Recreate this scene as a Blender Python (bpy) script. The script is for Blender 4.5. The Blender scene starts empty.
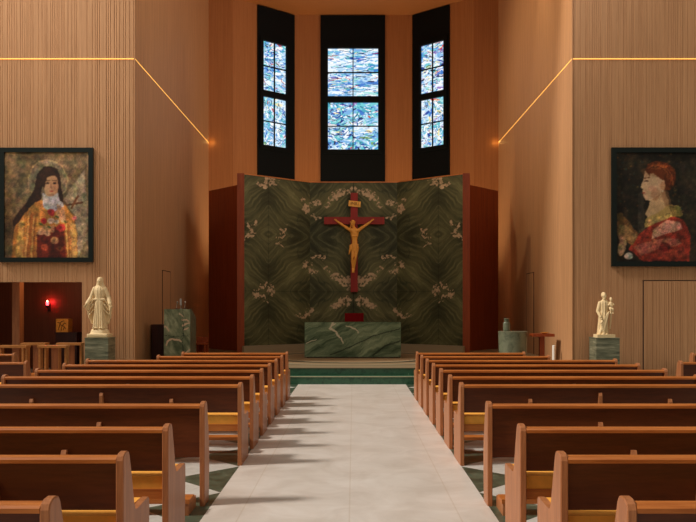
import bpy, bmesh, math, random
import numpy as np
from mathutils import Vector, Matrix
random.seed(7)
SC = bpy.context.scene
COL = SC.collection
F = 750.0; VX = 353.5; VY = 307.5; H = 1.65

def srgb(r, g, b):
    def c(v):
        v /= 255.0
        return v/12.92 if v <= 0.04045 else ((v+0.055)/1.055)**2.4
    return (c(r), c(g), c(b), 1.0)
def lin(a):
    a = np.clip(a/255.0, 0, 1)
    return np.where(a <= 0.04045, a/12.92, ((a+0.055)/1.055)**2.4)

# ------------------------------------------------------------------ materials
class N:
    def __init__(s, name):
        s.m = bpy.data.materials.new(name); s.m.use_nodes = True
        s.t = s.m.node_tree; s.b = s.t.nodes['Principled BSDF']
    def n(s, typ, **kw):
        o = s.t.nodes.new(typ)
        for k, v in kw.items(): setattr(o, k, v)
        return o
    def l(s, a, b): s.t.links.new(a, b)
    def math(s, op, a, b=None):
        o = s.n('ShaderNodeMath', operation=op)
        for i, v in enumerate((a, b)):
            if v is None: continue
            if isinstance(v, (int, float)): o.inputs[i].default_value = v
            else: s.l(v, o.inputs[i])
        return o.outputs[0]
    def coord(s, scale=(1,1,1), kind='Object'):
        tc = s.n('ShaderNodeTexCoord'); mp = s.n('ShaderNodeMapping')
        mp.inputs['Scale'].default_value = scale
        s.l(tc.outputs[kind], mp.inputs['Vector']); return mp.outputs[0]
    def noise(s, vec, scale, detail=4, rough=0.55, dist=0.0):
        o = s.n('ShaderNodeTexNoise'); o.inputs['Scale'].default_value = scale
        o.inputs['Detail'].default_value = detail; o.inputs['Roughness'].default_value = rough
        o.inputs['Distortion'].default_value = dist
        s.l(vec, o.inputs['Vector']); return o.outputs['Fac']
    def ramp(s, fac, stops, interp='LINEAR'):
        o = s.n('ShaderNodeValToRGB'); cr = o.color_ramp; cr.interpolation = interp
        while len(cr.elements) < len(stops): cr.elements.new(0.5)
        for e, (p, c) in zip(cr.elements, stops): e.position = p; e.color = c
        s.l(fac, o.inputs[0]); return o.outputs[0]
    def mix(s, fac, a, b, mode='MIX'):
        o = s.n('ShaderNodeMix', data_type='RGBA', blend_type=mode)
        if isinstance(fac, (int, float)): o.inputs[0].default_value = fac
        else: s.l(fac, o.inputs[0])
        for i, v in ((6, a), (7, b)):
            if isinstance(v, tuple): o.inputs[i].default_value = v
            else: s.l(v, o.inputs[i])
        return o.outputs[2]
    def bump(s, fac, strength=0.2, dist=0.01):
        o = s.n('ShaderNodeBump'); o.inputs['Strength'].default_value = strength
        o.inputs['Distance'].default_value = dist
        s.l(fac, o.inputs['Height']); s.l(o.outputs[0], s.b.inputs['Normal'])
    def fin(s, col=None, rough=0.5, spec=0.5, metal=0.0):
        if col is not None:
            if isinstance(col, tuple): s.b.inputs['Base Color'].default_value = col
            else: s.l(col, s.b.inputs['Base Color'])
        s.b.inputs['Roughness'].default_value = rough
        s.b.inputs['Specular IOR Level'].default_value = spec
        s.b.inputs['Metallic'].default_value = metal
        return s.m

def wood(name, dark, light, scale, rough=0.45, spec=0.4, fine=6.0):
    w = N(name); v = w.coord(scale)
    a = w.noise(v, 2.0, 5, 0.6, 0.4); b = w.noise(v, fine*2, 3, 0.5)
    f = w.math('ADD', w.math('MULTIPLY', a, 0.7), w.math('MULTIPLY', b, 0.3))
    c = w.ramp(f, [(0.3, dark), (0.7, light)])
    w.bump(b, 0.08, 0.004)
    return w.fin(c, rough, spec)
def marble(name, dark, mid, light, scale=2.0, stretch=(1,1,1), rough=0.25, rot=(0.3,0.5,0.6)):
    w = N(name)
    tc = w.n('ShaderNodeTexCoord'); mp = w.n('ShaderNodeMapping')
    mp.inputs['Scale'].default_value = stretch; mp.inputs['Rotation'].default_value = rot
    w.l(tc.outputs['Object'], mp.inputs['Vector']); v = mp.outputs[0]
    a = w.noise(v, scale, 7, 0.62, 1.4)
    c = w.ramp(a, [(0.3, dark), (0.52, mid), (0.66, mid), (0.74, light)])
    b = w.noise(v, scale*5, 4, 0.6, 0.8)
    c = w.mix(w.math('MULTIPLY', b, 0.5), c, dark)
    return w.fin(c, rough, 0.5)
def painted(name, rough=0.5, emit=0.0, spec=0.3):
    w = N(name); at = w.n('ShaderNodeAttribute', attribute_name='Paint')
    nz = w.noise(w.coord((1,1,1)), 60, 2)
    c = w.mix(0.12, at.outputs['Color'], w.ramp(nz, [(0.3, (0,0,0,1)), (0.7, (1,1,1,1))]), 'OVERLAY')
    if emit:
        w.l(c, w.b.inputs['Emission Color']); w.b.inputs['Emission Strength'].default_value = emit
        return w.fin((0.02,0.02,0.02,1), rough, spec)
    return w.fin(c, rough, spec)
def plain(name, col, rough=0.5, metal=0.0, spec=0.4, var=0.12):
    w = N(name); nz = w.noise(w.coord(), 14, 4)
    d = tuple(v*(1-var) for v in col[:3])+(1,); u = tuple(min(1, v*(1+var)) for v in col[:3])+(1,)
    w.bump(nz, 0.05, 0.004)
    return w.fin(w.ramp(nz, [(0.3, d), (0.7, u)]), rough, spec, metal)
def glow(name, col, strength):
    w = N(name); nz = w.noise(w.coord(), 3, 2)
    c = w.ramp(nz, [(0.2, tuple(v*0.85 for v in col[:3])+(1,)), (0.8, col)])
    w.l(c, w.b.inputs['Emission Color']); w.b.inputs['Emission Strength'].default_value = strength
    return w.fin(col, 0.5)

M = {}
M['pew_x'] = wood('pew wood lengthwise', srgb(156,82,32), srgb(210,128,60), (0.7,9,9), 0.35)
M['pew_z'] = wood('pew wood upright', srgb(148,88,52), srgb(192,126,80), (9,9,0.7), 0.38)
M['pew_back_shade'] = wood('shaded pew backrest wood', srgb(78,38,20), srgb(114,58,30), (0.8,9,7), 0.36)  # pew wood again, with the shade on the unlit backs put into its colour
M['cushion'] = plain('mustard cushion fabric', srgb(246,174,76), 0.85, 0, 0.15, 0.08)
M['slat'] = wood('fluted oak panelling', srgb(166,120,82), srgb(206,156,112), (14,14,0.25), 0.6, 0.25)
M['veneer'] = wood('oak veneer panelling', srgb(166,120,80), srgb(198,147,102), (9,9,0.3), 0.55, 0.3)
M['apse'] = wood('warm apse panelling', srgb(150,92,48), srgb(178,116,66), (18,18,0.25), 0.55, 0.3)
M['red_wood'] = wood('dark red stained wood', srgb(120,46,14), srgb(156,70,26), (7,7,0.5), 0.45)
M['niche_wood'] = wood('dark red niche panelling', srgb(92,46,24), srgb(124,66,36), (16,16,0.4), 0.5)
M['dark_wood'] = wood('dark brown wood', srgb(44,16,10), srgb(70,28,18), (7,7,0.6), 0.4)
M['black_frame'] = plain('blackened green window metal', srgb(5,9,9), 0.6, 0.0, 0.15)
M['pic_frame'] = plain('black green picture frame', srgb(8,20,15), 0.4, 0, 0.4)
M['cream'] = plain('cream carved stone', srgb(232,204,156), 0.6, 0, 0.3, 0.05)
M['step'] = marble('deep green step marble', srgb(24,60,44), srgb(56,98,72), srgb(136,160,130), 7.0, (1,1,1), 0.3)
def striped():
    w = N('grey green striped marble'); a = w.noise(w.coord((1.2,1.2,13)), 1.6, 6, .6, .6); b = w.noise(w.coord((1,1,1)), 3, 5, .6, 1)
    f = w.math('ADD', w.math('MULTIPLY', a, .75), w.math('MULTIPLY', b, .25))
    return w.fin(w.ramp(f, [(.34, srgb(48,52,40)), (.48, srgb(104,106,84)), (.56, srgb(122,122,98)), (.66, srgb(164,160,132))]), .35)
M['grey_green'] = striped()
M['green_mottle'] = marble('pale green mottled marble', srgb(64,70,54), srgb(122,126,102), srgb(182,176,150), 3.0, (1,1,1), 0.3)
M['altar_stone'] = marble('green altar marble', srgb(34,48,36), srgb(72,90,68), srgb(128,136,108), 2.0, (0.6,0.6,2.0), 0.25)
M['red_cross'] = wood('dark red painted wood', srgb(126,20,4), srgb(150,30,8), (8,8,0.8), 0.5)
M['red_velvet'] = plain('dark red velvet', srgb(120,14,16), 0.9, 0, 0.1, 0.15)
M['corpus'] = plain('honey coloured carved wood', srgb(226,152,62), 0.5, 0, 0.3, 0.06)
M['gold'] = plain('gold leaf panel', srgb(232,164,62), 0.4, 0.0, 0.5, 0.2)
M['gold_dark'] = plain('dark bronze lettering', srgb(110,64,16), 0.5, 0.2)
M['metal'] = plain('brushed metal', srgb(190,185,175), 0.35, 0.8)
M['bronze'] = plain('dark bronze', srgb(60,36,24), 0.4, 0.6)
M['white'] = plain('white wax', srgb(235,230,220), 0.5, 0, 0.3, 0.03)
M['chair_top'] = wood('pale kneeler wood', srgb(150,92,44), srgb(190,126,66), (1.5,9,9), 0.4)
M['strip'] = glow('amber light line', (1.0,0.50,0.10,1), 1.7)
M['red_glass'] = glow('glowing red glass', (1.0,0.05,0.06,1), 9.0)
M['flame'] = glow('warm flame', (1.0,0.75,0.4,1), 14.0)
M['paint_pic'] = painted('painted canvas', 0.55)
M['paint_marble'] = painted('bookmatched green marble', 0.5, 0, 0.2)
M['paint_glass'] = painted('stained glass', 0.2, 1.1)

def floor_mat():
    w = N('green and white diamond marble'); tc = w.n('ShaderNodeTexCoord')
    sp = w.n('ShaderNodeSeparateXYZ'); w.l(tc.outputs['Object'], sp.inputs[0])
    u = w.math('SUBTRACT', w.math('ABSOLUTE', w.math('ADD', sp.outputs[0], 0.0325)), 1.1525+0.55)
    y = w.math('SUBTRACT', sp.outputs[1], 6.69)
    p = w.math('ADD', w.math('DIVIDE', w.math('ADD', u, y), 1.1), 20.5)
    q = w.math('ADD', w.math('DIVIDE', w.math('SUBTRACT', u, y), 1.1), 30.5)
    cb = w.n('ShaderNodeCombineXYZ'); w.l(p, cb.inputs[0]); w.l(q, cb.inputs[1]); cb.inputs[2].default_value = 0.5
    ck = w.n('ShaderNodeTexChecker'); ck.inputs['Scale'].default_value = 1.0; w.l(cb.outputs[0], ck.inputs['Vector'])
    v = w.coord(); a = w.noise(v, 5, 7, 0.65, 1.2)
    g = w.ramp(a, [(0.3, srgb(38,50,38)), (0.6, srgb(82,96,78)), (0.75, srgb(128,136,118))])
    wh = w.ramp(a, [(0.3, srgb(192,188,178)), (0.7, srgb(222,218,210))])
    return w.fin(w.mix(ck.outputs['Fac'], wh, g) , 0.28)
def aisle_mat():
    w = N('cream marble slabs'); v = w.coord()
    tc = w.n('ShaderNodeTexCoord'); sp = w.n('ShaderNodeSeparateXYZ'); w.l(tc.outputs['Object'], sp.inputs[0])
    x = w.math('ADD', sp.outputs[0], 0.0325)
    j1 = w.math('LESS_THAN', w.math('ABSOLUTE', x), 0.006)
    j2 = w.math('LESS_THAN', w.math('ABSOLUTE', w.math('SUBTRACT', w.math('ABSOLUTE', x), 0.87)), 0.006)
    yy = w.math('FRACT', w.math('DIVIDE', sp.outputs[1], 1.25))
    j3 = w.math('LESS_THAN', yy, 0.008)
    j = w.math('MINIMUM', w.math('ADD', w.math('ADD', j1, j2), j3), 1.0)
    a = w.noise(v, 2.2, 7, 0.6, 0.8)
    c = w.ramp(a, [(0.3, srgb(204,192,180)), (0.55, srgb(220,210,200)), (0.75, srgb(230,222,214))])
    return w.fin(w.mix(w.math('MULTIPLY', j, 0.3), c, srgb(180,156,126)), 0.3)
def dais_mat():
    w = N('inlaid dais stone'); tc = w.n('ShaderNodeTexCoord')
    sp = w.n('ShaderNodeSeparateXYZ'); w.l(tc.outputs['Object'], sp.inputs[0])
    x2 = w.math('POWER', sp.outputs[0], 2.0); y2 = w.math('POWER', w.math('SUBTRACT', sp.outputs[1], 20.0), 2.0)
    d = w.math('SQRT', w.math('ADD', x2, y2))
    a = w.noise(w.coord(), 3, 6, 0.6, 1.0)
    d2 = w.math('ADD', d, w.math('MULTIPLY', a, 0.02))
    c = w.ramp(w.math('DIVIDE', d2, 4.0), [(0.0, srgb(150,120,86)), (0.47, srgb(158,126,92)), (0.475, srgb(208,186,150)), (0.50, srgb(208,186,150)),
              (0.505, srgb(70,64,48)), (0.58, srgb(70,64,48)), (0.585, srgb(168,140,104)), (0.68, srgb(150,128,98)), (0.685, srgb(208,190,156)), (0.70, srgb(208,190,156)), (0.705, srgb(106,98,76)), (0.8, srgb(150,130,100))], 'LINEAR')
    return w.fin(c, 0.35)
M['nosing'] = plain('pale stone nosing', srgb(176,172,140), .4)
M['floor'] = floor_mat(); M['aisle'] = aisle_mat(); M['dais'] = dais_mat()

# ------------------------------------------------------------------ mesh helpers
def mesh_obj(name, verts, faces, mat, parent=None, smooth=False):
    me = bpy.data.meshes.new(name); me.from_pydata([tuple(v) for v in verts], [], faces)
    me.update(); me.materials.append(mat)
    if smooth:
        for p in me.polygons: p.use_smooth = True
    return link(name, me, parent)
def link(name, me, parent=None):
    o = bpy.data.objects.new(name, me); COL.objects.link(o)
    if parent: o.parent = parent
    return o
def bm_obj(name, bm, mat, parent=None, smooth=False, bevel=0):
    if bevel:
        bmesh.ops.bevel(bm, geom=[e for e in bm.edges if e.calc_face_angle(0) > 0.6], offset=bevel, segments=2, affect='EDGES', profile=0.6)
    bmesh.ops.recalc_face_normals(bm, faces=bm.faces)
    me = bpy.data.meshes.new(name); bm.to_mesh(me); bm.free(); me.materials.append(mat)
    if smooth:
        for p in me.polygons: p.use_smooth = True
    return link(name, me, parent)
def add_box(bm, x0, x1, y0, y1, z0, z1):
    vs = [bm.verts.new(c) for c in ((x0,y0,z0),(x1,y0,z0),(x1,y1,z0),(x0,y1,z0),(x0,y0,z1),(x1,y0,z1),(x1,y1,z1),(x0,y1,z1))]
    for f in ((0,3,2,1),(4,5,6,7),(0,1,5,4),(1,2,6,5),(2,3,7,6),(3,0,4,7)): bm.faces.new([vs[i] for i in f])
    return vs
def box(name, x0, x1, y0, y1, z0, z1, mat, parent=None, bevel=0.0):
    bm = bmesh.new(); add_box(bm, x0, x1, y0, y1, z0, z1)
    return bm_obj(name, bm, mat, parent, bevel=bevel)
def add_prism(bm, pts, axis, a, b):
    """polygon pts extruded along axis: 'x' pts=(y,z); 'y' pts=(x,z); 'z' pts=(x,y)"""
    def mk(p, t): return {'x': (t, p[0], p[1]), 'y': (p[0], t, p[1]), 'z': (p[0], p[1], t)}[axis]
    A = [bm.verts.new(mk(p, a)) for p in pts]; B = [bm.verts.new(mk(p, b)) for p in pts]
    n = len(pts); bm.faces.new(A); bm.faces.new(B[::-1])
    for i in range(n): bm.faces.new((A[i], B[i], B[(i+1)%n], A[(i+1)%n]))
def prism(name, pts, axis, a, b, mat, parent=None, bevel=0.0):
    bm = bmesh.new(); add_prism(bm, pts, axis, a, b); return bm_obj(name, bm, mat, parent, bevel=bevel)
def add_lathe(bm, prof, cx=0, cy=0, n=28):
    rings = [[bm.verts.new((cx+r*math.cos(2*math.pi*i/n), cy+r*math.sin(2*math.pi*i/n), z)) for i in range(n)] for r, z in prof]
    for a, b in zip(rings, rings[1:]):
        for i in range(n): bm.faces.new((a[i], a[(i+1)%n], b[(i+1)%n], b[i]))
    bm.faces.new(rings[0][::-1]); bm.faces.new(rings[-1])
def lathe(name, prof, cx, cy, mat, parent=None, n=28, smooth=False):
    bm = bmesh.new(); add_lathe(bm, prof, cx, cy, n); return bm_obj(name, bm, mat, parent, smooth=smooth)
def add_loft(bm, rings):
    R = [[bm.verts.new(p) for p in ring] for ring in rings]; n = len(R[0])
    for a, b in zip(R, R[1:]):
        for i in range(n): bm.faces.new((a[i], a[(i+1)%n], b[(i+1)%n], b[i]))
    bm.faces.new(R[0][::-1]); bm.faces.new(R[-1])
def add_cone(bm, p0, p1, r0, r1, n=10):
    """tapered limb with rounded ends"""
    p0 = Vector(p0); p1 = Vector(p1); d = (p1-p0); L = d.length
    if L < 1e-6: return
    d.normalize(); a = d.orthogonal().normalized(); b = d.cross(a)
    prof = []
    for k in range(1, 4):
        t = -math.pi/2 + math.pi/2*k/4; prof.append((r0*math.sin(t), r0*math.cos(t)))
    prof += [(0, r0), (L, r1)]
    for k in range(1, 4):
        t = math.pi/2*k/4; prof.append((L+r1*math.sin(t), r1*math.cos(t)))
    add_loft(bm, [[p0+d*s+(a*math.cos(2*math.pi*i/n)+b*math.sin(2*math.pi*i/n))*r for i in range(n)] for s, r in prof])
def add_ell(bm, c, r, rot=None):
    m = Matrix.Translation(Vector(c)) @ (rot.to_4x4() if rot else Matrix.Identity(4)) @ Matrix.Diagonal((r[0], r[1], r[2], 1))
    bmesh.ops.create_uvsphere(bm, u_segments=16, v_segments=10, radius=1, matrix=m)
def ring(cx, cy, z, rx, ry, n=40, folds=0, amp=0.0, ph=0.0, power=2.0):
    out = []
    for i in range(n):
        t = 2*math.pi*i/n; k = 1+amp*math.sin(folds*t+ph)+0.5*amp*math.sin((folds*2-3)*t+ph*1.7)
        c, s = math.cos(t), math.sin(t)
        out.append((cx+rx*k*math.copysign(abs(c)**(2/power), c), cy+ry*k*math.copysign(abs(s)**(2/power), s), z))
    return out
def fused(name, bm, mat, parent, voxel=0.008, smooth=3):
    """weld overlapping volumes into one continuous carved surface"""
    bmesh.ops.recalc_face_normals(bm, faces=bm.faces)
    me = bpy.data.meshes.new(name+'_src'); bm.to_mesh(me); bm.free()
    o = bpy.data.objects.new(name+'_src', me); COL.objects.link(o)
    r = o.modifiers.new('r', 'REMESH'); r.mode = 'VOXEL'; r.voxel_size = voxel
    if smooth:
        s = o.modifiers.new('s', 'SMOOTH'); s.iterations = smooth; s.factor = 0.5
    dg = bpy.context.evaluated_depsgraph_get(); dg.update()
    m2 = bpy.data.meshes.new_from_object(o.evaluated_get(dg)); m2.name = name
    bpy.data.objects.remove(o); bpy.data.meshes.remove(me)
    m2.materials.clear(); m2.materials.append(mat)
    for p in m2.polygons: p.use_smooth = True
    return link(name, m2, parent)
def empty(name, loc, label, cat, group=None, rz=0):
    o = bpy.data.objects.new(name, None); COL.objects.link(o); o.location = loc; o.rotation_euler = (0, 0, rz)
    o.empty_display_size = 0.2
    return tag(o, label, cat, group)
def tag(o, label, cat, group=None):
    o['label'] = label; o['category'] = cat
    if group: o['group'] = group
    return o
def struct(o): o['kind'] = 'structure'; return o

# ------------------------------------------------------------------ numpy painting
def _hash(ix, iy, seed):
    h = (ix.astype(np.int64)*374761393 + iy.astype(np.int64)*668265263 + seed*1442695041) & 0x7fffffff
    h = ((h ^ (h >> 13))*1274126177) & 0x7fffffff
    return ((h ^ (h >> 16)) & 0xffff)/65535.0
def vnoise(x, y, seed=0):
    ix = np.floor(x); iy = np.floor(y); fx = x-ix; fy = y-iy
    fx = fx*fx*(3-2*fx); fy = fy*fy*(3-2*fy)
    a = _hash(ix, iy, seed); b = _hash(ix+1, iy, seed); c = _hash(ix, iy+1, seed); d = _hash(ix+1, iy+1, seed)
    return (a*(1-fx)+b*fx)*(1-fy)+(c*(1-fx)+d*fx)*fy
def fbm(x, y, seed=0, oct=5, gain=0.5):
    s = 0; a = 0.5; t = 0
    for o in range(oct):
        s = s+a*vnoise(x*2**o, y*2**o, seed+o*17); t += a; a *= gain
    return s/t
def poly_mask(x, y, pts):
    m = np.zeros(x.shape, bool); n = len(pts)
    for i in range(n):
        x0, y0 = pts[i]; x1, y1 = pts[(i+1)%n]
        if y0 == y1: continue
        c = ((y0 > y) != (y1 > y)) & (x < (x1-x0)*(y-y0)/(y1-y0)+x0)
        m ^= c
    return m
def ell_mask(x, y, cx, cy, rx, ry, a=0):
    ca, sa = math.cos(a), math.sin(a); dx = x-cx; dy = y-cy
    return ((dx*ca+dy*sa)/rx)**2+((-dx*sa+dy*ca)/ry)**2 < 1
def stroke_mask(x, y, pts, w):
    m = np.zeros(x.shape, bool)
    for (x0, y0), (x1, y1) in zip(pts, pts[1:]):
        dx, dy = x1-x0, y1-y0; L = dx*dx+dy*dy+1e-9
        t = np.clip(((x-x0)*dx+(y-y0)*dy)/L, 0, 1)
        m |= (x-x0-t*dx)**2+(y-y0-t*dy)**2 < w*w
    return m
def paint_grid(name, O, U, V, nx, nz, fn, mat, parent=None):
    """flat panel O + s*U + t*V (s, t in 0..1) whose colours are worked out per vertex by fn(s, t, P)"""
    s, t = np.meshgrid(np.linspace(0, 1, nx), np.linspace(0, 1, nz))
    O, U, V = (np.array(a, float) for a in (O, U, V))
    P = O+s[..., None]*U+t[..., None]*V
    rgb = lin(fn(s, t, P)).reshape(-1, 3)
    me = bpy.data.meshes.new(name)
    idx = np.arange(nx*nz).reshape(nz, nx)
    fc = np.stack([idx[:-1, :-1], idx[:-1, 1:], idx[1:, 1:], idx[1:, :-1]], -1).reshape(-1, 4)
    me.from_pydata(P.reshape(-1, 3).tolist(), [], fc.tolist()); me.update()
    ca = me.color_attributes.new('Paint', 'FLOAT_COLOR', 'POINT')
    ca.data.foreach_set('color', np.concatenate([rgb, np.ones((len(rgb), 1))], 1).astype(np.float32).ravel())
    me.materials.append(mat)
    return link(name, me, parent)

# ------------------------------------------------------------------ the setting
YW = 17.5; YB = 26.4; YC = 28.0; XC = 5.1; ZT = 12.57; ZL = 7.45
struct(box('floor', -13, 13, -3, 21.5, -0.2, 0.0, M['floor']))
struct(mesh_obj('floor_aisle', [(-1.185,-3,.003),(1.12,-3,.003),(1.12,16.08,.003),(-1.185,16.08,.003)], [(0,1,2,3)], M['aisle']))

# fluted walls facing the nave
rg = random.Random(3); GX = [-13.0]
while GX[-1] < 13.2: GX.append(GX[-1]+rg.choice([0.045,0.05,0.07,0.07,0.09,0.12,0.05,0.16]))
def fluted(name, x0, x1, z0, z1, y, depth=0.25, g=0.007, d=0.008):
    pts = [(x0, y)]
    for gx in GX:
        if x0+0.03 < gx < x1-0.03: pts += [(gx-g/2-0.004, y), (gx-g/2, y+d), (gx+g/2, y+d), (gx+g/2+0.004, y)]
    pts += [(x1, y)]
    n = len(pts); V = [(p[0], p[1], z0) for p in pts]+[(p[0], p[1], z1) for p in pts]
    fs = [(i, i+1, n+i+1, n+i) for i in range(n-1)]
    b = len(V); V += [(x0, y+depth, z0), (x1, y+depth, z0), (x0, y+depth, z1), (x1, y+depth, z1)]
    fs += [(b+1, b, b+2, b+3), (b, 0, n, b+2), (n-1, b+1, b+3, 2*n-1)]
    fs += [tuple(range(n))[::-1]+(b, b+1), tuple(range(n, 2*n))+(b+3, b+2)]
    return struct(mesh_obj(name, V, fs, M['slat']))
NX = -6.335; NZ = 2.245
fluted('wall_front_left', -13, NX, NZ, ZT, YW)
w = fluted('wall_front_left_pier', NX, -XC, 0, ZT, YW)
fluted('wall_front_left_far', -13, -9.6, 0, NZ, YW)
fluted('wall_front_right', XC, 13, 0, ZT, YW)
# niche room behind the opening
struct(box('wall_niche_back', -10.2, -5.4, 20.5, 20.65, 0, 2.7, M['niche_wood']))
struct(box('wall_niche_left', -10.3, -10.2, YW+0.25, 20.65, 0, 2.7, M['niche_wood']))
struct(box('wall_niche_right', NX+0.02, NX+0.12, YW+0.25, 20.5, 0, 2.7, M['niche_wood']))
struct(box('ceiling_niche', -10.3, -5.4, YW+0.25, 20.65, 2.7, 2.8, M['niche_wood']))
struct(box('trim_1', -8.42, -8.24, 18.5, 18.75, 0, 2.7, M['pew_z']))
# chancel side walls
struct(box('wall_chancel_left', -XC-0.25, -XC, YW+0.25, YB+0.2, 0, ZT, M['veneer']))
struct(box('wall_chancel_right', XC, XC+0.25, YW+0.25, YB+0.2, 0, ZT, M['veneer']))
# corner returns so the veneer meets the fluted wall flush
struct(box('trim_2', -XC-0.02, -XC+0.003, YW-0.012, YW+0.26, 0, ZT, M['veneer']))
struct(box('trim_3', XC-0.003, XC+0.02, YW-0.012, YW+0.26, 0, ZT, M['veneer']))
XA = 4.24; XF = 2.22
struct(box('wall_back_left', -XC, -XA, YB, YB+0.2, 0, ZT, M['apse']))
struct(box('wall_back_right', XA, XC, YB, YB+0.2, 0, ZT, M['apse']))
def slab(name, p, q, z0, z1, th, mat, parent=None):
    """upright slab from plan point p to plan point q; thickness grows away from the nave"""
    p = Vector(p); q = Vector(q); d = (q-p).normalized(); nrm = Vector((-d.y, d.x))
    if nrm.y < 0: nrm = -nrm
    pts = [p, q, q+nrm*th, p+nrm*th]
    return prism(name, [(a.x, a.y) for a in pts], 'z', z0, z1, mat, parent)
struct(slab('wall_apse_left', (-XA, YB), (-XF, YC), 0, ZT, 0.2, M['apse']))
struct(slab('wall_apse_center', (-XF, YC), (XF, YC), 0, ZT, 0.2, M['apse']))
struct(slab('wall_apse_right', (XF, YC), (XA, YB), 0, ZT, 0.2, M['apse']))
struct(box('ceiling', -XC-0.3, XC+0.3, YW, YC+0.4, ZT, ZT+0.2, M['apse']))

# hidden doors flush with the panelling
def leaf(name, pts3, mat):
    return struct(mesh_obj(name, pts3, [(0,1,2,3)], mat))
M['gap'] = plain('shadow gap', srgb(60,34,18), 0.8)
for i, (sx, y0, y1, zt) in enumerate(((1, 21.2, 22.05, 2.63), (-1, 20.0, 20.85, 2.63))):
    x = sx*XC
    bm = bmesh.new()
    add_box(bm, x-sx*0.012, x+sx*0.02, y0, y1, 0.3, zt)
    dr = struct(bm_obj('door_%d' % (i+1), bm, M['veneer']))
    bm = bmesh.new()
    add_box(bm, x-sx*0.014, x+sx*0.01, y0-0.02, y0, 0.3, zt+0.02); add_box(bm, x-sx*0.014, x+sx*0.01, y1, y1+0.02, 0.3, zt+0.02)
    add_box(bm, x-sx*0.014, x+sx*0.01, y0, y1, zt, zt+0.02)
    bm_obj('door_gap', bm, M['gap'], dr)
fluted('door_3', 6.775, 8.0, 0.0, 2.265, YW-0.02, 0.03, 0.007, 0.012)
d3 = bpy.data.objects['door_3']
bm = bmesh.new()
add_box(bm, 6.745, 6.775, YW-0.008, YW+0.01, 0, 2.29); add_box(bm, 6.775, 8.0, YW-0.008, YW+0.01, 2.265, 2.29); add_box(bm, 8.0, 8.03, YW-0.008, YW+0.01, 0, 2.29)
bm_obj('door_gap', bm, M['gap'], d3)

# steps and dais
struct(box('floor_step', -4.95, 4.95, 16.08, 16.5, 0, 0.165, M['step'], None))
struct(box('trim_4', -4.95, 4.95, 16.07, 16.13, 0.160, 0.172, M['nosing']))
struct(box('floor_dais_riser', -5.0, 5.0, 16.46, 17.0, 0.165, 0.318, M['step']))
struct(box('floor_dais', -5.09, 5.09, 16.45, 28.0, 0.318, 0.332, M['dais']))

# ------------------------------------------------------------------ amber light lines
def strip(name, x0, x1, y0, y1, label):
    tag(box(name, x0, x1, y0, y1, ZL-0.007, ZL+0.007, M['strip']), label, 'light strip', 'amber light lines along the panelling')
strip('light_strip', -13, -XC-0.02, YW-0.012, YW, 'thin amber light line along the left wall above the veiled woman painting')
strip('light_strip', XC+0.02, 13, YW-0.012, YW, 'thin amber light line along the right wall above the profile painting')
strip('light_strip', -XC, -XC+0.004, YW, YB-0.02, 'thin amber light line receding along the left chancel wall')
strip('light_strip', XC-0.004, XC, YW, YB-0.02, 'thin amber light line receding along the right chancel wall')

# ------------------------------------------------------------------ stained glass windows
PAL = np.array([(235,242,248),(225,238,250),(180,215,240),(120,175,225),(60,120,200),(30,70,160),(24,40,96),(110,200,210),(70,165,190),(160,220,215),(20,28,50),(240,225,160),(210,60,50),(150,120,190),(120,160,90),(250,250,250)], float)
WT = {'cool': [5,6,6,7,5,3,2,5,4,4,1,1,.3,.6,.3,7], 'warm': [6,6,5,4,3,2,1.5,4,3,4,1,3,1.2,2,.8,8], 'deep': [3,3,5,6,7,5,4,6,6,4,2,.6,.2,.8,1,4]}
def glass_fn(seed, horiz_until, palette):
    def fn(s, t, P):
        rs = np.random.RandomState(seed); w = np.array(WT[palette]); w = w/w.sum()
        asp = 1.9
        x = s+0.03*(fbm(s*5, t*9, seed)-0.5); y = t*asp+0.05*(fbm(s*6+9, t*8, seed+5)-0.5)
        lo = PAL[[0, 2, 3, 7, 8]] if horiz_until else PAL[[0, 1, 2, 3, 4]]
        sel = np.clip((fbm(s*2.6, y*2.6, seed+3)-.22)/.56*len(lo), 0, len(lo)-1).astype(int); im = lo[sel].copy()
        for k in range(430):
            cx, cy = rs.rand(), rs.rand()*asp
            big = k < 110
            c = PAL[rs.choice(len(PAL), p=w)]
            L = rs.uniform(0.07, 0.2) if big else rs.uniform(0.02, 0.08); W = rs.uniform(0.02, 0.06) if big else rs.uniform(0.008, 0.02)
            a = rs.normal(0, 0.3) if not horiz_until else (2.2*math.sin(cx*5+seed)+cy*2+rs.normal(0, .5))
            im[ell_mask(x, y, cx, cy, L, W, a)] = c
        for k in range(34):
            cx, cy = rs.rand(), rs.rand()*asp; a = rs.uniform(0, 3.14) if horiz_until else rs.normal(0, .4); L = rs.uniform(.05, .14)
            p = [(cx+L*q*math.cos(a)+0.03*math.sin(q*4+k), cy+L*q*math.sin(a)) for q in (-1, -.4, .3, 1)]
            im[stroke_mask(x, y, p, 0.009)] = ((18,30,80), (20,60,110), (248,252,255), (190,40,40) if not horiz_until else (30,90,120))[k % 4]
        return np.clip(im, 0, 255)
    return fn
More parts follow.
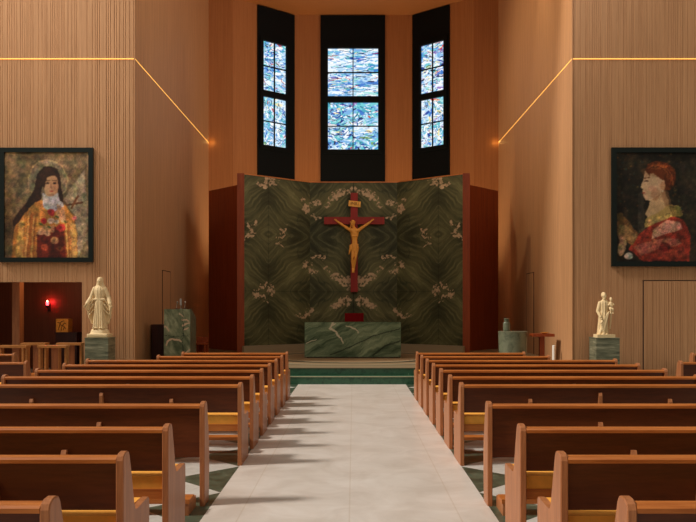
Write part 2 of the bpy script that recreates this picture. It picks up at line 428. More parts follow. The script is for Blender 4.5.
def window(i, origin, U, width, f0, f1, g0, g1, z0, zt, label, seed, palette):
    """U: unit plan direction along the facet; f0..f1 dark surround, g0..g1 glass, measured along U"""
    O = Vector((origin[0], origin[1])); U = Vector(U).normalized(); Nn = Vector((U.y, -U.x))
    if Nn.y > 0: Nn = -Nn
    root = bpy.data.objects.new('window_%d' % i, None); COL.objects.link(root); root['kind'] = 'structure'
    root.location = (O.x+U.x*(f0+f1)/2, O.y+U.y*(f0+f1)/2, 0); L0 = root.location
    def bar(bm, a, b, za, zb, d0, d1):
        pts = [O+U*a+Nn*d0, O+U*b+Nn*d0, O+U*b+Nn*d1, O+U*a+Nn*d1]
        add_prism(bm, [(p.x-L0.x, p.y-L0.y) for p in pts], 'z', za, zb)
    ZS = [(9.285-1.755, 9.285), (9.51, 11.3)]
    bm = bmesh.new()
    bar(bm, f0, g0, z0, zt, 0.002, 0.06); bar(bm, g1, f1, z0, zt, 0.002, 0.06)
    bar(bm, g0, g1, z0, ZS[0][0], 0.002, 0.06); bar(bm, g0, g1, ZS[1][1], zt, 0.002, 0.06)
    bm_obj('window_surround', bm, M['black_frame'], root)
    bm = bmesh.new(); e = 0.14
    bar(bm, g0-e, g0, ZS[0][0]-e, ZS[1][1]+e, 0.06, 0.12); bar(bm, g1, g1+e, ZS[0][0]-e, ZS[1][1]+e, 0.06, 0.12)
    bar(bm, g0, g1, ZS[0][0]-e, ZS[0][0], 0.06, 0.12); bar(bm, g0, g1, ZS[1][1], ZS[1][1]+e, 0.06, 0.12)
    bar(bm, g0, g1, ZS[0][1], ZS[1][0], 0.01, 0.12)
    bm_obj('window_frame', bm, M['black_frame'], root)
    bm = bmesh.new(); gm = (g0+g1)/2
    for za, zb in ZS:
        zm = (za+zb)/2
        bar(bm, gm-0.018, gm+0.018, za, zb, 0.02, 0.07); bar(bm, g0, g1, zm-0.018, zm+0.018, 0.02, 0.07)
    bm_obj('glazing_bar', bm, M['black_frame'], root)
    for k, (za, zb) in enumerate(ZS):
        p = O+U*g0+Nn*0.02
        paint_grid('stained_glass_pane', (p.x-L0.x, p.y-L0.y, za), (U.x*(g1-g0), U.y*(g1-g0), 0), (0, 0, zb-za), int(30+46*(g1-g0)), 96,
                   glass_fn(seed+k, 0.0 if k else 1.0, palette if not k else ('cool' if palette == 'deep' else palette)), M['paint_glass'], root)
FL = math.hypot(XA-XF, YC-YB); TS = FL/1.611
window(1, (-XF, YC), (-(XA-XF), -(YC-YB)), 0, 0.01, TS*1.0, TS*0.2458, TS*0.869, 4.6, ZT-0.03, '', 11, 'cool')
window(2, (-XF, YC), (1, 0), 0, XF-1.23, XF+1.18, XF-0.95, XF+0.915, 4.6, ZT-0.03, '', 23, 'deep')
window(3, (XF, YC), ((XA-XF), -(YC-YB)), 0, 0.01, TS*1.0, TS*0.2458, TS*0.869, 4.6, ZT-0.03, '', 37, 'warm')

# ------------------------------------------------------------------ bookmatched marble screen
SXC = 1.30; SYC = 22.4; SXO = 3.06; SYO = 21.02; SZ0 = 0.575; SZ1 = 5.38
scr = empty('marble_screen', (0, SYC, 0), 'tall three-sided green marble screen with tan veins behind the altar', 'screen')
BLOTS = [  # left half, pixel-like plan of the veins: x, y, rx, ry, tilt
    (338,195,10,4.2,-.35),(346,191,7,2.2,.1),(311,206,9,2.4,-.4),(302,199,4,1.8,.6),(318,217.5,6,2.0,.15),(306,209,3,3.4,0),
    (327,206,2.2,2.0,0),(342,281,11,4.0,.45),(333,277,4,2.5,.8),(343,302,9,4.0,-.35),(334,308,4,2,.2),(318,257.5,7,2.2,.1),(307,264,5,3.0,.9),(313,272,4.5,1.8,.3),(303,268,3,1.4,0),
    (304,314,7,1.8,-.5),(312,312,4,1.6,-.7),(268,180,5,4.6,0),(262,184,6,1.8,.5),(274,183,5,1.6,-.4),
    (281,235,7,1.6,-.9),(283,230,4,2.6,-.5),(279,244,4,1.3,.9),(250,229,7,2.2,.6),(248,236,5,1.8,-.7),(255,225,3,1.2,.8),
    (256,294,6,2.8,.7),(262,287,8,2,-.9),(271,291,3.4,3.4,0),(264,299,5,1.4,.9),(349,223,3,1,0),(327,268,2,2.4,0),(272,286,3,1.2,.5)]
def screen_fn(pan):
    def fn(s, t, P):
        px = VX+F*P[..., 0]/P[..., 1]; py = VY-F*(P[..., 2]-H)/P[..., 1]
        mx = np.where(px > VX, 2*VX-px, px)
        cell = (5.38-P[..., 2])/1.63                # slab courses mirrored about their joints
        v = np.abs((cell % 2)-1); v = np.where(cell < 2, v, v)
        ax = np.abs(P[..., 0]); u = ax if pan == 0 else np.abs(ax-2.435)
        q = 1.0 if pan == 0 else 1.0
        wx = fbm(u*1.1, v*1.2, 3)*0.45; wy = fbm(u*1.0+7, v*1.1, 8)*0.45
        d1 = (u+wx)*0.62+(v+wy)*1.0; d2 = (u+wx)*1.0-(v+wy)*0.62
        n1 = fbm(d1*2.6, d2*0.7, 20, 5, 0.55); n2 = fbm(d1*24+4*(n1-.5), d2*1.5, 31, 4, 0.6); n3 = fbm(u*1.5, v*1.5, 44, 4)
        k = np.clip(0.5+0.8*(n1-0.5)+0.7*(n2-0.5)+0.8*(n3-0.5), 0, 1)[..., None]
        im = np.array((36,37,20.))*(1-k)+np.array((116,110,70.))*k
        dk = np.clip(1-np.abs(n1-0.44)*34, 0, 1)[..., None]*np.clip((n3-.35)*4, 0, 1)[..., None]*.55
        im = im*(1-dk)+np.array((38,42,28.))*dk
        wv = np.clip(1-np.abs(n2-0.68)*22, 0, 1)[..., None]*0.22
        im = im*(1-wv)+np.array((160,150,116.))*wv
        jx = mx+6.0*(fbm(px*0.18, py*0.18, 60)-0.5)*np.where(px > VX, 1, 1); 
        mxx = np.where(px > VX, 2*VX-px, px)
        nx_ = 12*(fbm(mxx*0.25, py*0.25, 60)-0.5); ny_ = 11*(fbm(mxx*0.25+50, py*0.25, 66)-0.5)
        gr = fbm(mxx*0.5, py*0.5, 90)
        for (bx, by, rx, ry, a) in BLOTS:
            m = ell_mask(mxx+nx_, py+ny_, bx, by, rx*1.0, ry, a) & (gr+0.5*(fbm(mxx*1.1, py*1.1, 97)-0.5) > 0.41)
            im[m] = np.array((176,146,112.))*(0.75+0.5*gr[m][..., None])
        for off in (abs(P[..., 0]), np.abs(np.abs(P[..., 0])-2.435)):
            im[(off < 0.007)] *= 0.7
        c2 = np.abs(((5.38-P[..., 2])/1.63+0.5) % 1-0.5)
        im[c2 < 0.004] *= 0.75
        return np.clip(im, 0, 255)
    return fn
for pan, (a, b) in enumerate([((-SXC, SYC), (SXC, SYC)), ((-SXO, SYO), (-SXC, SYC)), ((SXC, SYC), (SXO, SYO))]):
    back = slab('backing_panel', (a[0], a[1]-SYC+0.012), (b[0], b[1]-SYC+0.012), 0.332, SZ1, 0.2, M['red_wood'], scr)
    pn = paint_grid('marble_panel', (a[0], a[1]-SYC, SZ0), (b[0]-a[0], b[1]-a[1], 0), (0, 0, SZ1-SZ0), 190 if pan == 0 else 170, 300,
               (lambda f: (lambda s, t, P: f(s, t, P+np.array((0, SYC, 0)))))(screen_fn(0 if pan == 0 else 1)), M['paint_marble'], scr)
    # thin timber cap along the top
    slab('top_edge', (a[0], a[1]-SYC-0.015), (b[0], b[1]-SYC-0.015), SZ1, SZ1+0.03, 0.22, M['pew_x'], scr)
    o = slab('plinth', (a[0], a[1]-SYC-0.10), (b[0], b[1]-SYC-0.10), 0.332, SZ0, 0.10, M['dais'], scr)
for sx in (-1, 1):
    box('end_post', min(sx*SXO, sx*(SXO+0.2)), max(sx*SXO, sx*(SXO+0.2)), SYO-SYC-0.02, SYO-SYC+0.35, 0.332, SZ1+0.03, M['red_wood'], scr)
    wing = slab('wing_panel', (sx*3.2, 22.45-SYC), (sx*4.63, 24.0-SYC), 0.332, SZ1, 0.08, M['red_wood'], scr)
    wing['label'] = 'dark red wooden wing panel'

# ------------------------------------------------------------------ altar
alt = empty('altar', (-0.02, 20.0, 0.332), 'long green marble block altar on the dais with pale curved vein', 'altar')
def altar_fn(s, t, P):
    x = s*2.52; y = t*0.94
    wx = fbm(x*1.3, y*1.6, 5); wy = fbm(x*1.5+4, y*1.5, 9)
    d1 = (x+wx*.6)*0.55-(y+wy*.5)*1.2; d2 = x*0.9+y*0.5
    n1 = fbm(d1*6, d2*1.1, 12, 5, .6); n2 = fbm(d1*22, d2*2.5, 18, 4, .6)
    k = np.clip(.5+1.8*(n1-.5)+.8*(n2-.5), 0, 1)[..., None]
    im = np.array((66,82,58.))*(1-k)+np.array((150,162,126.))*k
    wob = 0.07*(fbm(x*9, y*9, 40)-.5)
    px = (x+wob)/2.52*420; py = (1-(y+wob)/.94)*158
    for pts, w_ in (([(122,2),(118,14)], 5), ([(118,14),(110,28),(122,40)], 4), ([(116,28),(132,44),(150,62)], 4.5), ([(150,62),(162,78),(168,88)], 3), ([(168,88),(166,98)], 2), ([(180,18),(200,22),(218,32)], 2.8), ([(218,32),(230,42),(231,50)], 2), ([(5,98),(30,84),(52,78)], 1.5), ([(132,8),(124,14)], 3)):
        m = stroke_mask(px, py, pts, w_); im[m] = (198,186,156)
    m = stroke_mask(px, py, [(110,150),(200,112),(300,62),(415,30)], 2.5); im[m] = im[m]*0.6
    m = stroke_mask(px, py, [(300,150),(350,110),(416,84)], 3.5); im[m] = im[m]*0.62
    return np.clip(im, 0, 255)
box('altar_base', -1.2, 1.2, -0.34, 0.5, 0, 0.022, M['dark_wood'], alt)
box('altar_block', -1.26, 1.26, -0.39, 0.52, 0.022, 0.935, M['altar_stone'], alt, 0.006)
paint_grid('front_slab', (-1.255, -0.394, 0.026), (2.51, 0, 0), (0, 0, 0.905), 260, 100, altar_fn, M['paint_marble'], alt)

# presider's chair behind the altar
ch = empty('presider_chair', (0.02, 21.35, 0.332), 'dark red upholstered chair showing above the altar', 'chair')
box('backrest', -0.27, 0.27, 0.20, 0.29, 0.42, 1.155, M['red_velvet'], ch, 0.012)
box('seat', -0.27, 0.27, -0.28, 0.2, 0.36, 0.46, M['red_velvet'], ch, 0.02)
for sx in (-1, 1):
    for y in (-0.25, 0.25):
        box('leg', sx*0.245-0.025, sx*0.245+0.025, y-0.025, y+0.025, 0, 0.42 if y > 0 else 0.36, M['dark_wood'], ch)
    box('armrest', sx*0.285-0.03, sx*0.285+0.03, -0.26, 0.2, 0.6, 0.64, M['dark_wood'], ch)
    box('armrest_post', sx*0.285-0.02, sx*0.285+0.02, -0.24, -0.2, 0.36, 0.6, M['dark_wood'], ch)

# ------------------------------------------------------------------ carved figures
def finger(bm, p, d, bend, L, r):
    p = Vector(p); d = Vector(d).normalized(); q = p+d*L*0.5; e = (d+Vector(bend)*0.5).normalized(); s = q+e*L*0.5
    add_cone(bm, p, q, r, r*0.9, 6); add_cone(bm, q, s, r*0.9, r*0.75, 6)
def hand(bm, wrist, d, side, nrm, S=1.0):
    """palm, four unequal fingers and a thumb; d points along the hand, side towards the thumb, nrm out of the palm"""
    w0 = Vector(wrist); d = Vector(d).normalized(); side = Vector(side); side = (side-d*side.dot(d)).normalized(); nrm = d.cross(side)*(1 if d.cross(side).dot(Vector(nrm)) > 0 else -1)
    for k in (-1.5, -.5, .5, 1.5): add_cone(bm, w0, w0+d*0.05*S+side*k*0.011*S, 0.012*S, 0.0085*S, 6)
    for k, L in zip((-1.5, -.5, .5, 1.5), (0.034, 0.044, 0.048, 0.042)):
        finger(bm, w0+d*0.05*S+side*k*0.0125*S, d+side*k*0.1, nrm*0.8, L*S, 0.0055*S)
    finger(bm, w0+d*0.014*S+side*0.016*S, d*0.7+side, nrm*0.4+d*0.5, 0.042*S, 0.006*S)
def head(bm, c, S=1.0, turn=0.0, tilt=0.0, beard=False, look=-1):
    """look -1: faces -Y"""
    R = Matrix.Rotation(turn, 3, 'Z') @ Matrix.Rotation(tilt, 3, 'X'); c = Vector(c)
    def at(x, y, z): return c+R @ (Vector((x, y, z))*S)
    add_ell(bm, c, (0.062*S, 0.074*S, 0.086*S), R)
    add_ell(bm, at(0, -0.03, -0.05), (0.042*S, 0.042*S, 0.045*S), R)
    add_cone(bm, at(0, -0.07, 0.012), at(0, -0.09, -0.022), 0.007*S, 0.012*S, 6)
    for sx in (-1, 1):
        add_ell(bm, at(sx*0.026, -0.062, 0.012), (0.013*S, 0.009*S, 0.006*S), R)
        add_cone(bm, at(sx*0.012, -0.072, 0.026), at(sx*0.042, -0.056, 0.026), 0.006*S, 0.005*S, 6)
        add_ell(bm, at(sx*0.063, 0.0, -0.005), (0.008*S, 0.016*S, 0.024*S), R)
    add_cone(bm, at(-0.014, -0.07, -0.046), at(0.014, -0.07, -0.046), 0.006*S, 0.006*S, 6)
    if beard: add_ell(bm, at(0, -0.04, -0.085), (0.042*S, 0.036*S, 0.05*S), R)

def madonna(x, y, z):
    root = empty('statue', (x, y, z), 'cream stone statue of a veiled woman with open arms on left pedestal', 'statue', 'cream saint statues on the pedestals')
    bm = bmesh.new()
    add_box(bm, -0.27, 0.27, -0.2, 0.2, 0, 0.085)
    bmb = bmesh.new()
    add_box(bmb, -0.235, 0.235, -0.19, 0.19, 0, 0.085)
    bm.free()
    add_loft(bmb, [ring(0,0,0.08,0.22,0.175,40,5,.03), ring(0,0,0.12,0.21,0.16,40,5,.04,1), ring(0,0,0.17,0.19,0.14,40,6,.05,2), ring(0,0,0.205,0.14,0.1,40,6,.05,3), ring(0,0,0.222,0.07,0.05,40)])
    fused('statue_base', bmb, M['cream'], root, 0.012, 1)
    B = 0.2
    bm = bmesh.new()
    # gown with long vertical folds
    spec = [(0.0,.155,.125),(0.04,.15,.12),(.2,.14,.11),(.4,.128,.10),(.58,.112,.088),(.66,.102,.08),(.72,.11,.085),(.8,.128,.094),(.87,.135,.09),(.92,.12,.075),(.955,.075,.055),(.985,.045,.045),(1.03,.04,.042)]
    add_loft(bm, [ring(0, 0, B+zz, rx, ry, 72, 13, 0.10 if zz < .6 else .04, 0.6*zz) for zz, rx, ry in spec])
    add_cone(bm, (-.1,-.05,B+.66), (.1,-.05,B+.66), .035, .035)          # girdle
    for k, (fx, lo) in enumerate(((-.08,0),(-.045,.02),(-.01,0),(.03,.01),(.07,0))):  # deep gown pleats
        add_cone(bm, (fx*0.7,-.075,B+.62), (fx*1.3,-.115,B+lo), .012, .022)
    head(bm, (0.0,-.012,B+1.075), .92, 0.0, 0.25)
    # veil over the head and shoulders
    add_loft(bm, [ring(0,.035,B+.86,.15,.06), ring(0,.035,B+.93,.135,.066), ring(0,.035,B+.99,.095,.066), ring(0,.03,B+1.05,.078,.066), ring(0,.026,B+1.11,.073,.068), ring(0,.02,B+1.15,.056,.056), ring(0,.012,B+1.17,.026,.03)])
    for sx in (-1, 1):
        S0 = Vector((sx*.115,0,B+.90)); E = Vector((sx*.195,.0,B+.70)); Wp = Vector((sx*.262,-.085,B+.565))
        add_cone(bm, S0, E, .056, .052); add_cone(bm, E, Wp, .054, .042); 
        add_cone(bm, Wp, Wp+Vector((sx*.015,-.02,-.02)), .024, .018)
        hand(bm, Wp+Vector((sx*.015,-.02,-.02)), (sx*.55,-.35,-.65), (0,-1,.3), (-sx,-.6,.3), .95)
        # mantle hanging from the arm, in folds
        tops = [S0+Vector((0,.03,0)), S0.lerp(E,.5)+Vector((0,.03,0)), E+Vector((0,.02,0)), E.lerp(Wp,.5), Wp]
        bots = [Vector((sx*.12,.05,B+.10)), Vector((sx*.15,.05,B+.10)), Vector((sx*.195,.03,B+.13)), Vector((sx*.235,.0,B+.24)), Vector((sx*.262,-.06,B+.42))]
        for a, b in zip(tops, bots):
            mid = a.lerp(b, .55)+Vector((sx*.018, -.01, 0))
            add_cone(bm, a, mid, .03, .034); add_cone(bm, mid, b, .034, .022)
        for i in range(4):
            a = (tops[i]+tops[i+1])/2; b = (bots[i]+bots[i+1])/2
            add_cone(bm, a, b, .022, .016)
        for q in (.25, .5, .75):  # soft swags on the mantle
            add_cone(bm, Vector((sx*.125,-.07,B+.8-.5*q)), Vector((sx*(.2+.02*q),-.04,B+.62-.4*q)), .014, .018)
    add_ell(bm, (-.05,-.11,B+.015), (.03,.05,.018)); add_ell(bm, (.05,-.11,B+.015), (.03,.05,.018))
    fused('carved_figure', bm, M['cream'], root, 0.006, 1)
    return root
def joseph(x, y, z):
    root = empty('statue', (x, y, z), 'cream stone statue of a bearded man holding a child on right pedestal', 'statue', 'cream saint statues on the pedestals')
    box('statue_base', -0.2, 0.2, -0.15, 0.15, 0, 0.07, M['cream'], root, 0.008)
    B = 0.06; bm = bmesh.new()
    spec = [(0,-.03,.125,.10),(.05,-.03,.12,.095),(.2,-.03,.105,.088),(.36,-.022,.098,.085),(.46,-.012,.096,.08),(.56,-.005,.09,.072),(.66,0,.105,.075),(.72,0,.112,.072),(.76,0,.095,.06),(.785,0,.055,.045),(.81,0,.036,.038),(.84,0,.034,.036)]
    add_loft(bm, [ring(cx, 0, B+zz, rx, ry, 72, 11, 0.11 if zz < .5 else .06, 1.5*zz) for zz, cx, rx, ry in spec])
    head(bm, (-.012,-.015,B+.885), .78, 0.35, 0.18, True)
    add_ell(bm, (-.012,.012,B+.905), (.056,.06,.066))                        # hair
    # diagonal mantle folds sweeping from hip to hem
    for k in range(6):
        add_cone(bm, (.09-.012*k,-.065-.004*k,B+.52-.035*k), (-.1+.012*k,-.085,B+.26-.045*k), .016, .022)
    add_cone(bm, (.02,-.06,B+.44), (-.12,-.07,B+.02), .026, .03); add_cone(bm, (.05,-.06,B+.4), (-.05,-.08,B+.0), .022, .028)
    # right arm (viewer's left) hanging, hand at the hip; left arm carrying the child
    add_cone(bm, (-.1,0,B+.72), (-.145,.0,B+.53), .045, .042); add_cone(bm, (-.145,0,B+.53), (-.11,-.08,B+.4), .04, .03)
    hand(bm, (-.11,-.085,B+.4), (.25,-.4,-.7), (1,-.3,0), (0,1,0), .75)
    add_cone(bm, (.1,0,B+.72), (.145,-.01,B+.55), .045, .042); add_cone(bm, (.145,-.01,B+.55), (.135,-.11,B+.57), .04, .03)
    hand(bm, (.135,-.11,B+.57), (-.4,-.5,.1), (0,0,1), (-.5,1,0), .75)
    for k in range(3): add_cone(bm, (.14+.012*k,-.05+.04*k,B+.55), (.115+.012*k,-.04+.03*k,B+.14+.03*k), .026, .018)
    # child seated on the arm
    add_cone(bm, (.135,-.06,B+.6), (.135,-.045,B+.72), .046, .038); add_cone(bm, (.135,-.045,B+.72), (.135,-.045,B+.765), .02, .018)
    head(bm, (.135,-.055,B+.80), .5, -.3, 0); add_ell(bm, (.135,-.045,B+.812), (.034,.037,.04))
    for sx in (-1, 1):
        add_cone(bm, (.135+sx*.038,-.05,B+.71), (.135+sx*.06,-.085,B+.67), .016, .014); add_cone(bm, (.135+sx*.06,-.085,B+.67), (.135+sx*.045,-.115,B+.69), .013, .01)
        hand(bm, (.135+sx*.045,-.115,B+.69), (-sx*.1,-.6,.4), (-sx,0,.3), (0,0,-1), .38)
        add_cone(bm, (.135+sx*.022,-.06,B+.6), (.13+sx*.026,-.12,B+.575), .026, .022); add_cone(bm, (.13+sx*.026,-.12,B+.575), (.13+sx*.024,-.125,B+.49), .02, .013)
        add_cone(bm, (.13+sx*.024,-.125,B+.49), (.13+sx*.024,-.155,B+.482), .011, .009)
    add_ell(bm, (-.07,-.1,B+.012), (.026,.045,.016)); add_ell(bm, (.02,-.1,B+.012), (.026,.045,.016))
    fused('carved_figure', bm, M['cream'], root, 0.0055, 1)
    return root
PY = 16.8
for sx, px, lab in ((-1, -5.757, 'grey green marble pedestal carrying the open-armed statue on the left'), (1, 5.70, 'grey green marble pedestal carrying the man and child statue on the right')):
    p = empty('pedestal', (px, PY+0.25, 0), lab, 'pedestal', 'marble statue pedestals')
    box('pedestal_block', -0.262, 0.262, -0.25, 0.25, 0.0, 0.955, M['grey_green'], p, 0.004)
    box('pedestal_top', -0.27, 0.27, -0.258, 0.258, 0.955, 0.972, M['grey_green'], p, 0.003)
madonna(-5.765, PY+0.25, 0.972)
joseph(5.70, PY+0.25, 0.972)

# crucifix on the marble
cr = empty('crucifix', (0.02, SYC-0.1, 1.65), 'large dark red crucifix with honey coloured figure on the marble screen', 'crucifix')
K = 22.3/F
box('upright', -0.105, 0.105, -0.03, 0.09, 15.5*K, 114.5*K, M['red_cross'], cr, 0.006)
box('crossbeam', -30*K, 30.2*K, -0.034, 0.086, 83.2*K, 90.4*K, M['red_cross'], cr, 0.006)
def corpus():
    zp = (307.5-246)*K; bm = bmesh.new(); y = -0.13
    def P(x, z, yy=0.0): return (x, y+yy, zp+z)
    add_loft(bm, [[(p[0], y+p[1], zp+p[2]) for p in ring(cx, 0, zz, rx, ry, 24)] for zz, cx, rx, ry in ((-.1,0.02,.08,.07),(-.02,.02,.098,.074),(.06,.015,.088,.066),(.16,.01,.078,.058),(.27,.01,.105,.07),(.38,.01,.128,.078),(.45,.01,.13,.07),(.5,0,.09,.055),(.54,-.01,.045,.042))])
    add_cone(bm, P(0,.5), P(-.03,.60,-.03), .042, .04)
    head(bm, P(-.045,.66,-.045), 1.02, -.35, .45, True); add_ell(bm, P(-.04,.675,-.02), (.072,.078,.088)); 
    for a in range(10):   # thorn crown band
        t = 2*math.pi*a/10; t2 = 2*math.pi*(a+1)/10
        add_cone(bm, P(-.045+.076*math.cos(t),.70,-.035+.08*math.sin(t)), P(-.045+.076*math.cos(t2),.70,-.035+.08*math.sin(t2)), .012, .012, 6)
    add_cone(bm, P(-.1,.6,-.01), P(-.115,.5,-.01), .025, .02); 
    for sx in (-1, 1):
        sh = P(sx*.125+.01,.455,0); el = P(sx*.335,.60,.02); wr = P(sx*.515,.735,.045); 
        add_cone(bm, P(sx*.06,.43,-.03), sh, .06, .055)
        add_cone(bm, sh, P(sx*.235,.535,.01), .052, .046); add_cone(bm, P(sx*.235,.535,.01), el, .046, .037)
        add_cone(bm, el, P(sx*.40,.65,.02), .040, .040); add_cone(bm, P(sx*.40,.65,.02), wr, .04, .024)
        hand(bm, wr, (sx*.7,-.1,.55), (0,-.3,1), (0,-1,0), 1.05)
        hip = P(sx*.06+.02,-.06,0); kn = P(sx*.05-.005,-.36,-.07); an = P(sx*.022-.025,-.66,.01)
        add_cone(bm, hip, P(sx*.05+.01,-.2,-.035), .068, .056); add_cone(bm, P(sx*.05+.01,-.2,-.035), kn, .056, .040)
        add_cone(bm, kn, P(sx*.042-.014,-.46,-.035), .039, .040); add_cone(bm, P(sx*.042-.014,-.46,-.035), an, .039, .024)
        add_cone(bm, an, P(sx*.012-.03,-.77,-.06), .03, .026)
        for t in range(5): add_cone(bm, P(sx*.012-.03+(t-2)*.011,-.765,-.06), P(sx*.012-.03+(t-2)*.013,-.80,-.07), .009, .007, 6)
    add_cone(bm, P(-.05,.28,-.055), P(.07,.28,-.055), .03, .03)
    body = fused('corpus', bm, M['corpus'], cr, 0.009, 2)
    bm = bmesh.new()   # loincloth with a knotted end at the hip
    add_loft(bm, [[(p[0], y+p[1], zp+p[2]) for p in ring(0.012, -.012, zz, rx, ry, 36, 9, .05, zz*9)] for zz, rx, ry in ((-.17,.095,.08),(-.14,.105,.09),(-.08,.115,.095),(-.02,.116,.095),(.05,.106,.085))])
    for k in range(4): add_cone(bm, P(-.11,.01,-.05), P(-.115-.012*k,-.16-.03*k,-.06+.01*k), .025, .018)
    for k in range(3): add_cone(bm, P(-.1,-.01-.04*k,-.07), P(.12,.02-.05*k,-.07), .018, .016)
    fused('loincloth', bm, M['corpus'], body, 0.009, 1)
    return body
corpus()
pl = box('title_plaque', -0.18, 0.18, -0.02, 0.0, -0.085, 0.085, M['gold'], cr, 0.006)
pl.location = (0.015, -0.035, 103.4*K); pl.rotation_euler = (0, math.radians(6), 0)
cu = bpy.data.curves.new('INRI', 'FONT'); cu.body = 'INRI'; cu.size = 0.13; cu.extrude = 0.003; cu.align_x = 'CENTER'; cu.align_y = 'CENTER'
to = bpy.data.objects.new('tmp', cu); COL.objects.link(to); dg = bpy.context.evaluated_depsgraph_get(); dg.update()
me = bpy.data.meshes.new_from_object(to.evaluated_get(dg)); bpy.data.objects.remove(to); bpy.data.curves.remove(cu)
me.materials.clear(); me.materials.append(M['gold_dark'])
tx = link('plaque_lettering', me, pl); tx.location = (0, -0.023, 0); tx.rotation_euler = (math.radians(90), 0, 0)

# ------------------------------------------------------------------ ambo, font and small furniture on the dais
DZ = 0.332
am = empty('ambo', (-4.235, 18.0, DZ), 'tall green marble ambo with sloping top and pink veins at left of dais', 'lectern')
AH = 1.28
bm = bmesh.new(); add_prism(bm, [(0.012,0),(0.67,0),(0.67,1.07),(0.14,AH),(0.012,AH)], 'x', -0.315, 0.315); bm_obj('ambo_body', bm, M['green_mottle'], am)
def ambo_fn(s, t, P):
    x = s*.63; y = t*AH
    wx = fbm(x*3, y*3, 5); d1 = (x+wx*.3)*1.2+y*.8; d2 = x-y*.7
    k = np.clip(.5+1.8*(fbm(d1*7, d2*2, 71, 5, .6)-.5)+.6*(fbm(x*12, y*12, 73)-.5), 0, 1)[..., None]
    im = np.array((78,86,62.))*(1-k)+np.array((160,160,126.))*k
    wob = .10*(fbm(x*11, y*11, 75)-.5); px = (x+wob)/.63*115+105; py = (1-(y+wob)/AH)*225+127
    for pts, w_ in (([(114,280),(122,262),(140,252),(160,252),(184,258)], 4), ([(106,200),(118,210),(126,218)], 4), ([(188,170),(214,178)], 4), ([(186,198),(206,188),(222,190)], 4), ([(192,216),(212,206)], 3), ([(198,312),(220,298)], 3), ([(172,146),(190,160)], 2)):
        im[stroke_mask(px, py, pts, w_)] = (196,164,134)
    im[np.abs(px-189) < 1.0] = (30,40,30); im[np.abs(py-241) < 1.0] = (40,50,38)
    return np.clip(im, 0, 255)
paint_grid('front_slab', (-0.315, 0.0, 0), (.63, 0, 0), (0, 0, AH), 80, 150, ambo_fn, M['paint_marble'], am)
box('front_slab_rim', -0.315, 0.315, 0.002, 0.012, 0, AH, M['green_mottle'], am)
def tube(bm, pts, r, n=8):
    for a, b in zip(pts, pts[1:]): add_cone(bm, a, b, r, r, n)
for i, (mx, lean, lab) in enumerate(((-4.265, 0.025, 'left gooseneck microphone on the green ambo'), (-4.065, 0.012, 'right gooseneck microphone on the green ambo'))):
    mc = empty('microphone', (mx, 18.075, DZ+AH+.001), lab, 'microphone', 'gooseneck microphones on the ambo')
    bm = bmesh.new(); add_lathe(bm, [(0.028,0.0),(0.028,0.012),(0.012,0.016)], 0, 0, 16); bm_obj('microphone_base', bm, M['bronze'], mc)
    bm = bmesh.new(); tube(bm, [(0,0,.015),(0,0,.07),(lean*.6,-.01,.12),(lean,-.02,.15)], .007); bm_obj('gooseneck', bm, M['metal'], mc)
    bm = bmesh.new(); add_cone(bm, (lean,-.02,.15), (lean*1.3,-.045,.17), .018, .02); bm_obj('microphone_head', bm, M['metal'], mc)
rl = empty('reading_lamp', (-4.165, 18.09, DZ+AH+.001), 'small grey metal reading lamp between the ambo microphones', 'lamp')
bm = bmesh.new(); add_lathe(bm, [(0.03,0),(0.03,.012),(.01,.02)], 0, 0, 16); bm_obj('lamp_base', bm, M['metal'], rl)
bm = bmesh.new(); tube(bm, [(0,0,.01),(0,0,.12)], .006); bm_obj('lamp_stem', bm, M['metal'], rl)
box('lamp_head', -.022, .022, -.015, .015, .09, .25, M['metal'], rl, .008)

cb = empty('credence_cabinet', (-4.785, 19.0, DZ), 'dark brown wooden cabinet standing behind the left of the ambo', 'cabinet')
box('cabinet_body', -.27, .27, -.2, .2, .05, .86, M['dark_wood'], cb, .006); box('cabinet_top', -.285, .285, -.215, .215, .86, .89, M['dark_wood'], cb, .004); box('cabinet_plinth', -.25, .25, -.18, .18, 0, .05, M['dark_wood'], cb)
for sx in (-1, 1):
    d = box('door', min(sx*.005, sx*.26), max(sx*.005, sx*.26), -.215, -.2, .08, .83, M['dark_wood'], cb, .003)
    bm = bmesh.new(); add_ell(bm, (sx*.04, -.228, .46), (.012,.014,.012)); bm_obj('knob', bm, M['bronze'], d, True)
st = empty('server_bench', (-4.03, 19.9, DZ), 'low reddish wooden bench at the right of the ambo', 'bench')
box('backrest', -.15, -.004, .12, .16, .12, .535, M['red_wood'], st, .006); box('backrest', .004, .15, .12, .16, .12, .535, M['red_wood'], st, .006)
box('seat', -.15, .15, -.2, .12, .34, .38, M['red_wood'], st, .006)
for x in (-.14, .10):
    for y in (-.19, .08): box('leg', x, x+.04, y, y+.04, 0, .34, M['red_wood'], st)

